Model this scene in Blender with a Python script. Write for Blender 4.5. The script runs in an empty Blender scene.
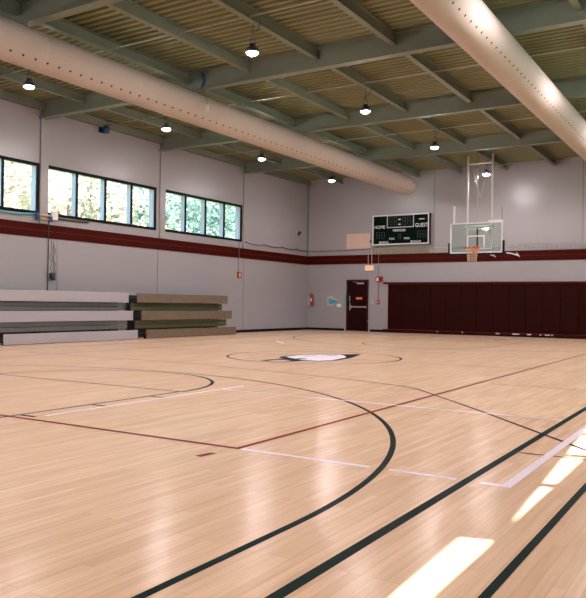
import bpy, bmesh, math, random
from mathutils import Vector, Matrix
R = math.radians
PI = math.pi
random.seed(7)
scene = bpy.context.scene
COL = scene.collection

# ---------------------------------------------------------------- materials
def new_mat(name):
    m = bpy.data.materials.new(name); m.use_nodes = True
    nt = m.node_tree; b = nt.nodes['Principled BSDF']
    return m, nt, b

def mat(name, col, rough=.5, metal=0., noise=0., nscale=8., bump=0., coat=0., spec=.5):
    m, nt, b = new_mat(name)
    b.inputs['Base Color'].default_value = (*col, 1)
    b.inputs['Roughness'].default_value = rough
    b.inputs['Metallic'].default_value = metal
    b.inputs['Coat Weight'].default_value = coat
    b.inputs['Specular IOR Level'].default_value = spec
    tc = nt.nodes.new('ShaderNodeTexCoord')
    n = nt.nodes.new('ShaderNodeTexNoise'); n.inputs['Scale'].default_value = nscale; n.inputs['Detail'].default_value = 4
    nt.links.new(tc.outputs['Object'], n.inputs['Vector'])
    mix = nt.nodes.new('ShaderNodeMix'); mix.data_type = 'RGBA'
    lo = tuple(c * (1 - noise) for c in col); hi = tuple(min(1, c * (1 + noise)) for c in col)
    mix.inputs['A'].default_value = (*lo, 1); mix.inputs['B'].default_value = (*hi, 1)
    nt.links.new(n.outputs['Fac'], mix.inputs['Factor'])
    nt.links.new(mix.outputs['Result'], b.inputs['Base Color'])
    if bump:
        bp = nt.nodes.new('ShaderNodeBump'); bp.inputs['Strength'].default_value = bump; bp.inputs['Distance'].default_value = .01
        nt.links.new(n.outputs['Fac'], bp.inputs['Height']); nt.links.new(bp.outputs['Normal'], b.inputs['Normal'])
    return m

def emit(name, col, s):
    m = bpy.data.materials.new(name); m.use_nodes = True
    nt = m.node_tree; nt.nodes.remove(nt.nodes['Principled BSDF'])
    e = nt.nodes.new('ShaderNodeEmission'); e.inputs['Color'].default_value = (*col, 1); e.inputs['Strength'].default_value = s
    nt.links.new(e.outputs[0], nt.nodes['Material Output'].inputs['Surface'])
    return m

def clear_glass(name, tint, refl=1.0):
    """a thin pane: light goes straight through, Fresnel reflection on top"""
    m = bpy.data.materials.new(name); m.use_nodes = True
    nt = m.node_tree; nt.nodes.remove(nt.nodes['Principled BSDF'])
    t = nt.nodes.new('ShaderNodeBsdfTransparent'); t.inputs['Color'].default_value = (*tint, 1)
    g = nt.nodes.new('ShaderNodeBsdfGlossy'); g.inputs['Roughness'].default_value = .03
    f = nt.nodes.new('ShaderNodeFresnel'); f.inputs['IOR'].default_value = 1.45
    ge = nt.nodes.new('ShaderNodeNewGeometry'); mr = nt.nodes.new('ShaderNodeMapRange')
    mr.inputs['To Min'].default_value = 1.45; mr.inputs['To Max'].default_value = 1/1.45
    nt.links.new(ge.outputs['Backfacing'], mr.inputs['Value']); nt.links.new(mr.outputs[0], f.inputs['IOR'])   # same reflectance from both faces
    mx = nt.nodes.new('ShaderNodeMixShader')
    nt.links.new(f.outputs[0], mx.inputs[0]); nt.links.new(t.outputs[0], mx.inputs[1]); nt.links.new(g.outputs[0], mx.inputs[2])
    nt.links.new(mx.outputs[0], nt.nodes['Material Output'].inputs['Surface'])
    return m

def floor_mat():
    m, nt, b = new_mat('maple_floor')
    L = nt.links.new
    tc = nt.nodes.new('ShaderNodeTexCoord')
    mp = nt.nodes.new('ShaderNodeMapping'); mp.inputs['Rotation'].default_value = (0, 0, R(90))
    L(tc.outputs['Object'], mp.inputs['Vector'])
    br = nt.nodes.new('ShaderNodeTexBrick')
    br.offset = .37; br.offset_frequency = 3; br.squash = 1.0
    br.inputs['Scale'].default_value = 1.0
    br.inputs['Brick Width'].default_value = .85; br.inputs['Row Height'].default_value = .057
    br.inputs['Mortar Size'].default_value = .0012; br.inputs['Mortar Smooth'].default_value = .4; br.inputs['Bias'].default_value = 0
    br.inputs['Color1'].default_value = FL1; br.inputs['Color2'].default_value = FL2
    br.inputs['Mortar'].default_value = FLM
    L(mp.outputs[0], br.inputs['Vector'])
    # grain, long along the boards
    mp2 = nt.nodes.new('ShaderNodeMapping'); mp2.inputs['Scale'].default_value = (22, 1.1, 1)
    L(tc.outputs['Object'], mp2.inputs['Vector'])
    n = nt.nodes.new('ShaderNodeTexNoise'); n.inputs['Scale'].default_value = 1.6; n.inputs['Detail'].default_value = 5
    L(mp2.outputs[0], n.inputs['Vector'])
    cr = nt.nodes.new('ShaderNodeValToRGB')
    cr.color_ramp.elements[0].position = .3; cr.color_ramp.elements[0].color = (.92, .88, .84, 1)
    cr.color_ramp.elements[1].position = .7; cr.color_ramp.elements[1].color = (1.06, 1.04, 1.02, 1)
    L(n.outputs['Fac'], cr.inputs['Fac'])
    mu = nt.nodes.new('ShaderNodeMix'); mu.data_type = 'RGBA'; mu.blend_type = 'MULTIPLY'; mu.inputs['Factor'].default_value = 1
    L(br.outputs['Color'], mu.inputs['A']); L(cr.outputs['Color'], mu.inputs['B'])
    L(mu.outputs['Result'], b.inputs['Base Color'])
    # worn varnish
    n2 = nt.nodes.new('ShaderNodeTexNoise'); n2.inputs['Scale'].default_value = 1.3; n2.inputs['Detail'].default_value = 6
    L(tc.outputs['Object'], n2.inputs['Vector'])
    mr = nt.nodes.new('ShaderNodeMapRange'); mr.inputs['To Min'].default_value = .20; mr.inputs['To Max'].default_value = .26
    L(n2.outputs['Fac'], mr.inputs['Value']); L(mr.outputs[0], b.inputs['Roughness'])
    b.inputs['Specular IOR Level'].default_value = .045
    n3 = nt.nodes.new('ShaderNodeTexNoise'); n3.inputs['Scale'].default_value = 2.2; n3.inputs['Detail'].default_value = 2
    mp3 = nt.nodes.new('ShaderNodeMapping'); mp3.inputs['Scale'].default_value = (7, 1.2, 1)
    L(tc.outputs['Object'], mp3.inputs['Vector']); L(mp3.outputs[0], n3.inputs['Vector'])
    bp = nt.nodes.new('ShaderNodeBump'); bp.inputs['Strength'].default_value = .03; bp.inputs['Distance'].default_value = .004
    L(n3.outputs['Fac'], bp.inputs['Height']); L(bp.outputs['Normal'], b.inputs['Normal'])
    return m

def wall_mat(name, axis, col):
    """painted panel wall: fine upright ribs above the maroon band, low courses beneath it"""
    m, nt, b = new_mat(name)
    L = nt.links.new
    tc = nt.nodes.new('ShaderNodeTexCoord')
    sp = nt.nodes.new('ShaderNodeSeparateXYZ'); L(tc.outputs['Object'], sp.inputs[0])
    def wave(src, freq):
        a = nt.nodes.new('ShaderNodeMath'); a.operation = 'MULTIPLY'; a.inputs[1].default_value = freq; L(src, a.inputs[0])
        f = nt.nodes.new('ShaderNodeMath'); f.operation = 'FRACT'; L(a.outputs[0], f.inputs[0])
        g = nt.nodes.new('ShaderNodeMath'); g.operation = 'LESS_THAN'; g.inputs[1].default_value = .08; L(f.outputs[0], g.inputs[0])
        return g.outputs[0]
    up = wave(sp.outputs[axis], 1 / .2)
    lo = wave(sp.outputs['Z'], 1 / .2)
    st = nt.nodes.new('ShaderNodeMath'); st.operation = 'GREATER_THAN'; st.inputs[1].default_value = 3.0; L(sp.outputs['Z'], st.inputs[0])
    mx = nt.nodes.new('ShaderNodeMix'); L(st.outputs[0], mx.inputs['Factor']); L(lo, mx.inputs['A']); L(up, mx.inputs['B'])
    bp = nt.nodes.new('ShaderNodeBump'); bp.inputs['Strength'].default_value = .22; bp.inputs['Distance'].default_value = .004; bp.invert = True
    L(mx.outputs['Result'], bp.inputs['Height']); L(bp.outputs['Normal'], b.inputs['Normal'])
    n = nt.nodes.new('ShaderNodeTexNoise'); n.inputs['Scale'].default_value = .8; n.inputs['Detail'].default_value = 5
    L(tc.outputs['Object'], n.inputs['Vector'])
    cm = nt.nodes.new('ShaderNodeMix'); cm.data_type = 'RGBA'; L(n.outputs['Fac'], cm.inputs['Factor'])
    cm.inputs['A'].default_value = (*[c * .96 for c in col], 1); cm.inputs['B'].default_value = (*[c * 1.04 for c in col], 1)
    L(cm.outputs['Result'], b.inputs['Base Color'])
    b.inputs['Roughness'].default_value = .33
    return m

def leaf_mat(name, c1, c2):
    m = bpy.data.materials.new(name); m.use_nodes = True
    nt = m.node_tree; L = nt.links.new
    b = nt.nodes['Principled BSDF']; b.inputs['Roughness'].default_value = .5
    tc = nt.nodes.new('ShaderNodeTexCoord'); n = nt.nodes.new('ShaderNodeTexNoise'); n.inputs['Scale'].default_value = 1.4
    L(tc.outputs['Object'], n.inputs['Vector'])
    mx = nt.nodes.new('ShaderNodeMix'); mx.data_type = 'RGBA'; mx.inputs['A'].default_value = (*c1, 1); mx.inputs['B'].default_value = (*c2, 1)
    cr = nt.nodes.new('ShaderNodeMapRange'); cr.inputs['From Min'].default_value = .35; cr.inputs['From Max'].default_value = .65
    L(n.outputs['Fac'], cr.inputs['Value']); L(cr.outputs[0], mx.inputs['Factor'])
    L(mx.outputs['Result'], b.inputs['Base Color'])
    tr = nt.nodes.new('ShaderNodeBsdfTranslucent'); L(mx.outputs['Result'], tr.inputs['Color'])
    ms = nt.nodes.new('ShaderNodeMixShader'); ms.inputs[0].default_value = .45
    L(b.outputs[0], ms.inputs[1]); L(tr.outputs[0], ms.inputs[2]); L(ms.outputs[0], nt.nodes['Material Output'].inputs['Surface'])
    return m

FL1 = (.765, .545, .37, 1); FL2 = (.675, .465, .305, 1); FLM = (.54, .36, .225, 1)
WALLC = (.325, .308, .318)
M = {}
M['floor'] = floor_mat()
M['wall_x'] = wall_mat('wall_paint_side', 'Y', WALLC)
M['wall_y'] = wall_mat('wall_paint_end', 'X', WALLC)
M['band'] = mat('maroon_band', (.050, .0035, .0014), .5, spec=.06, noise=.12, nscale=2)
M['deck'] = mat('roof_deck_paint', (.205, .205, .112), .55, spec=.2, noise=.08, nscale=3)
M['steel'] = mat('grey_green_steel', (.185, .208, .160), .6, spec=.12, noise=.1, nscale=4)
M['black'] = mat('black_vinyl', (.006, .006, .007), .5, spec=.08)
M['frame'] = mat('black_window_frame', (.006, .007, .009), .5, spec=.08)
M['alu'] = mat('pale_aluminium', (.34, .38, .45), .4, metal=.0, noise=.05)
M['glass'] = clear_glass('window_glass', (.93, .97, .97))
M['bglass'] = clear_glass('backboard_glass', (.90, .97, .94))
M['duct'] = mat('duct_fabric', (.44, .375, .335), .85, spec=.1, noise=.05, nscale=2, bump=.1)
M['hole'] = mat('dark_hole', (.01, .01, .01), .9)
M['seam'] = mat('duct_seam', (.47, .40, .35), .7)
M['white'] = mat('white_metal', (.72, .72, .73), .4, noise=.03)
M['lampbody'] = mat('lamp_housing', (.09, .085, .11), .4, metal=.5)
M['lens'] = emit('lamp_lens', (1.0, .90, .92), 560)
M['cable'] = mat('dark_cable', (.02, .03, .03), .5)
M['zinc'] = mat('zinc_conduit', (.50, .49, .46), .35, metal=.7, noise=.06)
M['bleach_wood'] = mat('weathered_plank', (.150, .108, .068), .55, noise=.25, nscale=5)
M['bleach_olive'] = mat('olive_footboard', (.112, .104, .048), .5, noise=.2, nscale=6)
M['bleach_white'] = mat('pale_plank', (.37, .35, .36), .4, noise=.05, nscale=3)
M['bleach_grey'] = mat('grey_footboard', (.22, .225, .215), .35, metal=.3, noise=.15, nscale=6)
M['darksteel'] = mat('dark_steel', (.02, .02, .022), .5)
M['pad'] = mat('maroon_vinyl', (.022, .0026, .0016), .5, spec=.06, noise=.12, nscale=3, bump=.05)
M['padrail'] = mat('maroon_rail', (.07, .005, .005), .5, spec=.08, noise=.1)
M['door'] = mat('maroon_door_paint', (.016, .0018, .0026), .45, spec=.1, noise=.1)
M['doorframe'] = mat('maroon_frame_paint', (.065, .005, .011), .4, spec=.15)
M['chrome'] = mat('brushed_chrome', (.65, .63, .58), .25, metal=.9)
M['red'] = mat('alarm_red', (.32, .015, .015), .4)
M['extred'] = mat('extinguisher_red', (.28, .02, .015), .3)
M['brass'] = mat('valve_brass', (.5, .38, .15), .35, metal=.7)
M['label'] = mat('paper_label', (.75, .73, .65), .6)
M['orange'] = mat('rim_orange', (.62, .085, .02), .4)
M['orange_sign'] = mat('orange_sign', (.75, .22, .06), .5)
M['net'] = mat('net_cord', (.60, .44, .32), .8)
M['board'] = mat('scoreboard_face', (.004, .010, .008), .6, spec=.0, noise=.4, nscale=3)
M['boardside'] = mat('scoreboard_case', (.006, .006, .007), .5)
M['print'] = mat('white_print', (.80, .80, .80), .5)
M['dim'] = mat('unlit_digit', (.007, .019, .014), .4)
M['peach'] = mat('peach_panel', (.60, .42, .34), .55, noise=.04)
M['louver'] = mat('olive_louver', (.30, .28, .21), .5)
M['cyan'] = mat('cyan_print', (.04, .36, .50), .5, noise=.3, nscale=12)
M['tan'] = mat('tan_print', (.62, .45, .30), .5)
M['teal'] = mat('teal_tape', (.10, .42, .48), .5)
M['blue'] = mat('blue_plastic', (.008, .05, .16), .4, noise=.5, nscale=25)
M['bluecord'] = mat('blue_cord', (.01, .05, .16), .6)
M['beak'] = mat('court_paint_tan', (.60, .42, .27), .4, spec=.02)
M['bark'] = mat('tree_bark', (.22, .16, .11), .9, noise=.3, bump=.4)
M['grass'] = mat('mown_grass', (.12, .20, .06), .9, noise=.4, nscale=3)
M['blind'] = mat('added_blind_fabric', (.30, .33, .33), .8, noise=.05)  # cloth of the unseen blinds added to shape the sun
M['l_green'] = mat('court_paint_dark_green', (.007, .018, .014), .4, spec=.01, noise=.25, nscale=4)
M['l_navy'] = mat('court_paint_navy', (.014, .018, .032), .4, spec=.01, noise=.2)
M['l_red'] = mat('court_paint_red', (.20, .018, .010), .4, spec=.01, noise=.15)
M['l_white'] = mat('court_paint_white', (.78, .69, .74), .4, spec=.01, noise=.06)
M['exit'] = emit('exit_sign_face', (1.0, .55, .30), .62)
M['exitred'] = mat('exit_letters', (.75, .10, .03), .4)
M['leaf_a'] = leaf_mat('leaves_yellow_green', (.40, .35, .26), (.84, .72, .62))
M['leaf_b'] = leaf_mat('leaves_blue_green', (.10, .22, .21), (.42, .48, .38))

# ---------------------------------------------------------------- mesh helpers
class MB:
    def __init__(s): s.bm = bmesh.new()
    def box(s, a, b, rot=None, mi=0):
        x0, y0, z0 = a; x1, y1, z1 = b
        vs = [s.bm.verts.new(p) for p in ((x0,y0,z0),(x1,y0,z0),(x1,y1,z0),(x0,y1,z0),(x0,y0,z1),(x1,y0,z1),(x1,y1,z1),(x0,y1,z1))]
        if rot:
            for v in vs: v.co = rot @ v.co
        for f in ((0,3,2,1),(4,5,6,7),(0,1,5,4),(1,2,6,5),(2,3,7,6),(3,0,4,7)):
            s.bm.faces.new([vs[i] for i in f]).material_index = mi
        return s
    def tube(s, pts, r, seg=10, caps=True, smooth=True):
        pts = [Vector(p) for p in pts]; rings = []
        n = len(pts); rr = r if isinstance(r, (list, tuple)) else [r] * n
        prev = None
        for i, p in enumerate(pts):
            d = (pts[min(i+1, n-1)] - pts[max(i-1, 0)]).normalized()
            if prev is None:
                up = Vector((0, 0, 1)) if abs(d.z) < .9 else Vector((1, 0, 0))
                u = d.cross(up).normalized()
            else:
                u = (prev - d * prev.dot(d)).normalized()
            prev = u; w = d.cross(u)
            rings.append([s.bm.verts.new(p + (u * math.cos(t) + w * math.sin(t)) * rr[i]) for t in [2*PI*k/seg for k in range(seg)]])
        for a, b in zip(rings, rings[1:]):
            for k in range(seg):
                f = s.bm.faces.new([a[k], a[(k+1) % seg], b[(k+1) % seg], b[k]]); f.smooth = smooth
        if caps:
            s.bm.faces.new(rings[0][::-1]); s.bm.faces.new(rings[-1])
        return s
    def lathe(s, prof, c=(0,0,0), seg=20, axis='Z'):
        rings = []
        for r, h in prof:
            ring = []
            for k in range(seg):
                t = 2*PI*k/seg
                p = (r*math.cos(t), r*math.sin(t), h)
                if axis == 'Y': p = (p[0], h, p[1])
                ring.append(s.bm.verts.new((p[0]+c[0], p[1]+c[1], p[2]+c[2])))
            rings.append(ring)
        for a, b in zip(rings, rings[1:]):
            for k in range(seg):
                f = s.bm.faces.new([a[k], a[(k+1) % seg], b[(k+1) % seg], b[k]]); f.smooth = True
        s.bm.faces.new(rings[0][::-1]); s.bm.faces.new(rings[-1])
        return s
    def poly(s, pts):
        s.bm.faces.new([s.bm.verts.new(p) for p in pts]); return s
    def prism(s, pts, d):
        """flat outline pts (3-D) pushed out along vector d"""
        d = Vector(d)
        a = [s.bm.verts.new(p) for p in pts]; b = [s.bm.verts.new(Vector(p) + d) for p in pts]
        n = len(a)
        s.bm.faces.new(a); s.bm.faces.new(b[::-1])
        for i in range(n): s.bm.faces.new([a[i], b[i], b[(i+1) % n], a[(i+1) % n]])
        return s
    def build(s, name, m, parent=None, bevel=0., fix=True):
        if fix: bmesh.ops.recalc_face_normals(s.bm, faces=s.bm.faces)
        me = bpy.data.meshes.new(name); s.bm.to_mesh(me); s.bm.free()
        for x in (m if isinstance(m, (list, tuple)) else [m]): me.materials.append(x)
        o = bpy.data.objects.new(name, me); COL.objects.link(o)
        if parent: attach(o, parent)
        if bevel:
            b = o.modifiers.new('bevel', 'BEVEL'); b.width = bevel; b.segments = 2; b.limit_method = 'ANGLE'
        return o

def wloc(o):
    v = Vector(o.location)
    while o.parent: o = o.parent; v = v + Vector(o.location)
    return v
def attach(o, parent):
    """meshes are written in room coordinates; keep them in place under the parent"""
    o.parent = parent
    o.location = Vector(o.location) - wloc(parent)

def tag(o, label=None, cat=None, group=None, kind=None):
    if label: o['label'] = label
    if cat: o['category'] = cat
    if group: o['group'] = group
    if kind: o['kind'] = kind
    return o
def thing(name, label, cat, loc, group=None):
    o = bpy.data.objects.new(name, None); COL.objects.link(o); o.location = loc; o.empty_display_size = .1
    return tag(o, label, cat, group)
def struct(o): o['kind'] = 'structure'; return o
def struct_empty(name, loc):
    o = bpy.data.objects.new(name, None); COL.objects.link(o); o.location = loc; o['kind'] = 'structure'; return o
def copy_thing(src, delta, label, group=None):
    r = src.copy(); COL.objects.link(r); r.location = Vector(src.location) + Vector(delta); r['label'] = label
    if group: r['group'] = group
    for ch in list(src.children):
        c = ch.copy(); COL.objects.link(c); c.parent = r
        for g in list(ch.children):
            d = g.copy(); COL.objects.link(d); d.parent = c
    return r
def text(name, body, size, loc, m, parent, width=None, height=None, thick=.002, facing='S'):
    cu = bpy.data.curves.new(name, 'FONT'); cu.body = body; cu.size = size; cu.extrude = thick
    cu.align_x = 'CENTER'; cu.align_y = 'CENTER'
    tmp = bpy.data.objects.new(name, cu); COL.objects.link(tmp)
    dg = bpy.context.evaluated_depsgraph_get(); me = bpy.data.meshes.new_from_object(tmp.evaluated_get(dg))
    bpy.data.objects.remove(tmp)
    xs = [v.co.x for v in me.vertices]; ys = [v.co.y for v in me.vertices]
    cx, cy = (min(xs)+max(xs))/2, (min(ys)+max(ys))/2
    sx = width/(max(xs)-min(xs)) if width else 1; sy = height/(max(ys)-min(ys)) if height else sx
    for v in me.vertices:
        x, y, z = (v.co.x-cx)*sx, (v.co.y-cy)*sy, v.co.z
        v.co = (x, -z, y)
    me.materials.clear(); me.materials.append(m)
    o = bpy.data.objects.new(name, me); COL.objects.link(o); o.location = loc
    attach(o, parent)
    return o

# ---------------------------------------------------------------- room measures (metres; origin at the court centre, X across, Y along the court)
XL, XR, YB, YF = -8.25, 8.85, -14.6, 13.7      # side walls, back wall, far wall
ZD = 6.45                                      # underside of roof deck
AX, CY = .30, -.43                             # court axis and centre line
SILL, HEAD = 3.46, 4.74
GIRD = [-14.3, -9.86, -5.16, -.46, 4.26, 8.91]

struct(MB().box((XL-.3, YB-.3, -.12), (XR+.3, YF+.3, 0)).build('floor', M['floor']))
FLOOR = bpy.data.objects['floor']

# walls with window openings
WIN = [(-5.0, -.54), (-.29, 4.07), (4.47, 8.80)]
WINR = [(-14.0, -9.66), (-9.55, -5.30), (-4.9, -.66), (-.2, 4.05), (4.5, 8.7)]
def side_wall(name, xi, xo, wins):
    mb = MB(); x0, x1 = min(xi, xo), max(xi, xo)
    mb.box((x0, YB-.3, -.1), (x1, YF+.3, SILL)); mb.box((x0, YB-.3, HEAD), (x1, YF+.3, ZD+.1))
    y = YB-.3
    for a, b in wins:
        mb.box((x0, y, SILL), (x1, a, HEAD)); y = b
    mb.box((x0, y, SILL), (x1, YF+.3, HEAD))
    return struct(mb.build(name, M['wall_x']))
side_wall('wall_left', XL, XL-.3, WIN)
side_wall('wall_right', XR, XR+.3, WINR)
struct(MB().box((XL, YF, 0), (XR, YF+.3, ZD)).build('wall_far', M['wall_y']))
struct(MB().box((XL, YB-.3, 0), (XR, YB, ZD)).build('wall_back', M['wall_y']))

# corrugated deck, ribs running across the hall
mb = MB(); p = .19; y = YB; prof = []
while y < YF:
    prof += [(y, ZD), (y+.085, ZD), (y+.105, ZD+.045), (y+.17, ZD+.045)]; y += p
prof.append((YF, ZD))
prev = None
for (yy, zz) in prof:
    cur = (mb.bm.verts.new((XL-.1, yy, zz)), mb.bm.verts.new((XR+.1, yy, zz)))
    if prev: mb.bm.faces.new([prev[0], prev[1], cur[1], cur[0]])
    prev = cur
ceil = mb.build('ceiling', M['deck'])
so = ceil.modifiers.new('thick', 'SOLIDIFY'); so.thickness = .03; so.offset = 1 if ceil.data.polygons[0].normal.z > 0 else -1
struct(ceil)
struct(MB().box((XL-.6, YB-.6, ZD+.14), (XR+.6, YF+.6, ZD+.25)).build('roof_slab', M['white']))

# maroon band, baseboards
def trim(i, a, b, m): return struct(MB().box(a, b).build('trim_%d' % i, m))
trim(1, (XL, YB, 2.80), (XL+.025, YF, 3.17), M['band'])
trim(2, (XL+.025, YF-.025, 2.80), (XR-.025, YF, 3.17), M['band'])
trim(3, (XR-.025, YB, 2.80), (XR, YF, 3.17), M['band'])
for i, (a, b) in enumerate((((XL+.025, YB, 2.985), (XL+.027, YF-.03, 2.991)), ((XL+.03, YF-.027, 2.985), (XR-.03, YF-.025, 2.991)))):
    trim(4+i, a, b, mat('band_joint', (.11, .02, .012), .5))
struct(MB().box((XL, YB, 0), (XL+.012, YF, .10)).build('baseboard_left', M['black']))
struct(MB().box((XL+.012, YF-.012, 0), (-6.42, YF, .10)).box((-5.22, YF-.012, 0), (XR, YF, .10)).build('baseboard_far', M['black']))
# corner angle and upright panel joints
trim(6, (XL, YF-.05, 3.17), (XL+.05, YF, 6.2), M['steel'])
k = 7
for xj in (-2.50, 3.02):
    trim(k, (xj-.012, YF-.008, 3.17), (xj+.012, YF, 6.4), M['steel']); k += 1
for yj in (8.97, 4.2):
    trim(k, (XL, yj-.008, 0.1), (XL+.006, yj+.008, 2.8), M['steel']); k += 1

# windows
def window(i, side, a, b):
    xi = XL if side < 0 else XR
    s = -side                                  # towards the room
    w = struct_empty('window_%d' % i, (xi, (a+b)/2, SILL))
    def X(d): return xi + side*d               # d = depth outwards
    def bx(m_, d0, y0, z0, d1, y1, z1): m_.box((min(X(d0), X(d1)), y0, z0), (max(X(d0), X(d1)), y1, z1))
    f = MB(); al = MB(); g = MB()
    bx(f, -.015, a-.02, SILL-.05, .03, b+.02, SILL+.035); bx(f, -.015, a-.02, HEAD-.035, .03, b+.02, HEAD+.05)
    bx(f, -.012, a-.02, SILL, .03, a+.05, HEAD); bx(f, -.012, b-.05, SILL, .03, b+.02, HEAD)
    bx(al, .03, a, SILL, .20, b, SILL+.012); bx(al, .03, a, HEAD-.012, .20, b, HEAD)
    bx(al, .03, a, SILL, .20, a+.02, HEAD); bx(al, .03, b-.07, SILL, .20, b, HEAD)
    n = 4
    for q in range(1, n):
        ym = a + (b-a)*q/n
        bx(f, -.012, ym-.03, SILL, .03, ym+.03, HEAD)
        bx(al, .03, ym-.025, SILL, .20, ym+.025, HEAD)
    bx(g, .16, a, SILL, .166, b, HEAD)
    f.build('window_frame', M['frame'], w); al.build('mullion_fins', M['alu'], w); g.build('glass', M['glass'], w)
    return w
for i, (a, b) in enumerate(WIN): window(i+1, -1, a, b)
for i, (a, b) in enumerate(WINR): window(i+4, 1, a, b)

# roof steel
def girder(y):
    mb = MB()
    mb.box((XL, y-.10, 6.0), (XR, y+.10, 6.022)); mb.box((XL, y-.008, 6.02), (XR, y+.008, 6.41)); mb.box((XL, y-.10, 6.41), (XR, y+.10, 6.43))
    return struct(mb.build('roof_girder', M['steel']))
for y in GIRD: girder(y)
PX = [-8.13, -6.57, -4.85, -3.13, -1.41, .31, 2.04, 3.77, 5.49, 7.2]
edges = [YB] + GIRD + [YF]
for a, b in zip(edges, edges[1:]):
    if b-a < 1: continue
    for x in PX:
        w = .10 if x != -3.13 else .13
        if x < -8: w = .05
        mb = MB()
        y0, y1 = a+.012, b-(.012 if b < YF else 0)
        mb.box((x-w*.62, y0, 6.20), (x+w*.62, y1, 6.216)); mb.box((x-.006, y0, 6.216), (x+.006, y1, 6.42)); mb.box((x-w*.6, y0, 6.42), (x+w*.6, y1, 6.435))
        struct(mb.build('roof_purlin', M['steel']))
# thin sag rods between purlins
for y in (-7.4, -2.95, 1.65, 6.7):
    struct(MB().tube([(XL+.2, y, 6.26), (XR-.2, y, 6.26)], .011, 6).build('sag_rod', M['zinc']))
# wall columns under the girders
for y in (-.49, 4.25, 8.89, -5.2):
    struct(MB().box((XL, y-.02, 3.19), (XL+.05, y+.235, 6.0)).build('wall_column', M['wall_x'], bevel=.004))
for y in (-5.16, -.45, 4.26, 8.91):
    struct(MB().box((XR-.05, y-.1, 3.19), (XR, y+.1, 6.0)).build('wall_column', M['wall_x']))

# ---------------------------------------------------------------- court markings
zc = [0.0008]
def line_part(name, mb, m):
    o = mb.build(name, m, FLOOR, fix=False); o['kind'] = 'structure'; return o
def strip(pts, w, m, name):
    """a painted line of width w along pts (x,y)"""
    mb = MB(); z = zc[0]; zc[0] += .00003
    P = [Vector((x, y)) for x, y in pts]; n = len(P); L_, R_ = [], []
    for i in range(n):
        d0 = (P[i]-P[i-1]).normalized() if i else (P[1]-P[0]).normalized()
        d1 = (P[i+1]-P[i]).normalized() if i < n-1 else d0
        d = (d0+d1).normalized(); nn = Vector((-d.y, d.x)); c = max(.3, d.dot(d1))
        L_.append(P[i]+nn*w/2/c); R_.append(P[i]-nn*w/2/c)
    lv = [mb.bm.verts.new((v.x, v.y, z)) for v in L_]; rv = [mb.bm.verts.new((v.x, v.y, z)) for v in R_]
    for i in range(n-1): mb.bm.faces.new([rv[i], rv[i+1], lv[i+1], lv[i]])
    return line_part(name, mb, m)
def arc(cx, cy, r, a0, a1, n=64): return [(cx+r*math.cos(R(a0+(a1-a0)*i/n)), cy+r*math.sin(R(a0+(a1-a0)*i/n))) for i in range(n+1)]
G, N_, RD, WH = M['l_green'], M['l_navy'], M['l_red'], M['l_white']
strip([(6.50, YB+.4), (6.50, YF-.9)], .060, G, 'court_sideline')
strip([(-5.9, YB+.4), (-5.9, YF-.9)], .060, G, 'court_sideline')
strip([(7.16, YB+.4), (7.16, YF-1.3)], .042, G, 'court_outer_line')
HY = -10.63; HF = 2*CY-HY; RR = 5.78
for hy, s in ((HY, 1), (HF, -1)):
    pts = [(AX+RR, hy-s*1.7)] + [(x, hy+s*y) for x, y in arc(AX, 0, RR, 0, 180, 96)] + [(AX-RR, hy-s*1.7)]
    strip(pts, .046, G, 'three_point_arc')
    # lane
    hy -= s*.32
    fy = hy+s*4.2
    strip([(AX+1.75, hy-s*1.6), (AX+1.75, fy)], .04, N_, 'lane_line'); strip([(AX-1.75, hy-s*1.6), (AX-1.75, fy)], .04, N_, 'lane_line')
    strip([(AX-1.75, fy), (AX+1.75, fy)], .04, N_, 'free_throw_line')
    a = [(x, fy+s*y) for x, y in arc(AX, 0, 1.78, 0, 180, 48)]
    strip(a, .05, G, 'free_throw_circle')
    for t in (2.05, 2.95, 3.85):
        for q in (1, -1): strip([(AX+q*1.78, hy+s*(t-.2)), (AX+q*1.98, hy+s*(t-.2))], .05, N_, 'lane_mark')
    strip([(-5.9, hy-s*1.4), (6.5, hy-s*1.4)], .06, G, 'baseline')
strip(arc(AX, CY, 1.80, 0, 360, 80), .05, G, 'center_circle')
strip([(-5.9, CY), (6.5, CY)], .035, M['l_red'], 'center_line')
# volleyball court
strip([(4.72, 8.7), (4.72, -9.22), (-4.2, -9.22), (-4.2, 8.7), (4.72, 8.7)], .05, RD, 'volleyball_boundary')
strip([(4.66, -9.62), (4.68, -9.46)], .06, RD, 'service_mark')
strip([(-5.0, -3.4), (-.1, -3.4)], .035, N_, 'attack_line')
strip([(4.9, -3.34), (6.5, -3.34)], .03, N_, 'attack_line')
strip([(-4.2, 2.7), (4.7, 2.7)], .035, N_, 'attack_line')
# wide arc whose outer end runs straight
strip([(.0, -3.52), (1.5, -3.75), (3.0, -4.08), (4.0, -4.42), (4.3, -4.62), (5.6, -6.10), (6.94, -7.71), (7.4, -8.25)], .036, N_, 'wide_arc_line')
strip([(6.54, -8.12), (7.13, -8.08)], .03, N_, 'bench_mark_line')
# white court
strip([(4.76, -9.22), (5.82, -9.22)], .05, WH, 'white_court_line'); strip([(5.97, -9.22), (6.43, -9.22)], .05, WH, 'white_court_line')
strip([(6.59, -9.22), (6.75, -9.22)], .05, WH, 'white_court_line')
strip([(6.75, -9.25), (6.75, 8.0)], .065, WH, 'white_court_line')
strip([(2.30, -9.0), (2.30, -5.75)], .04, WH, 'white_court_line')
strip([(2.30, -6.25), (6.46, -6.25)], .035, WH, 'white_court_line')
strip([(-3.7, 4.3), (-3.0, 3.6)], .05, WH, 'white_court_mark')
strip([(1.0, 10.1), (1.0, 11.6)], .08, N_, 'far_court_mark')
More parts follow.
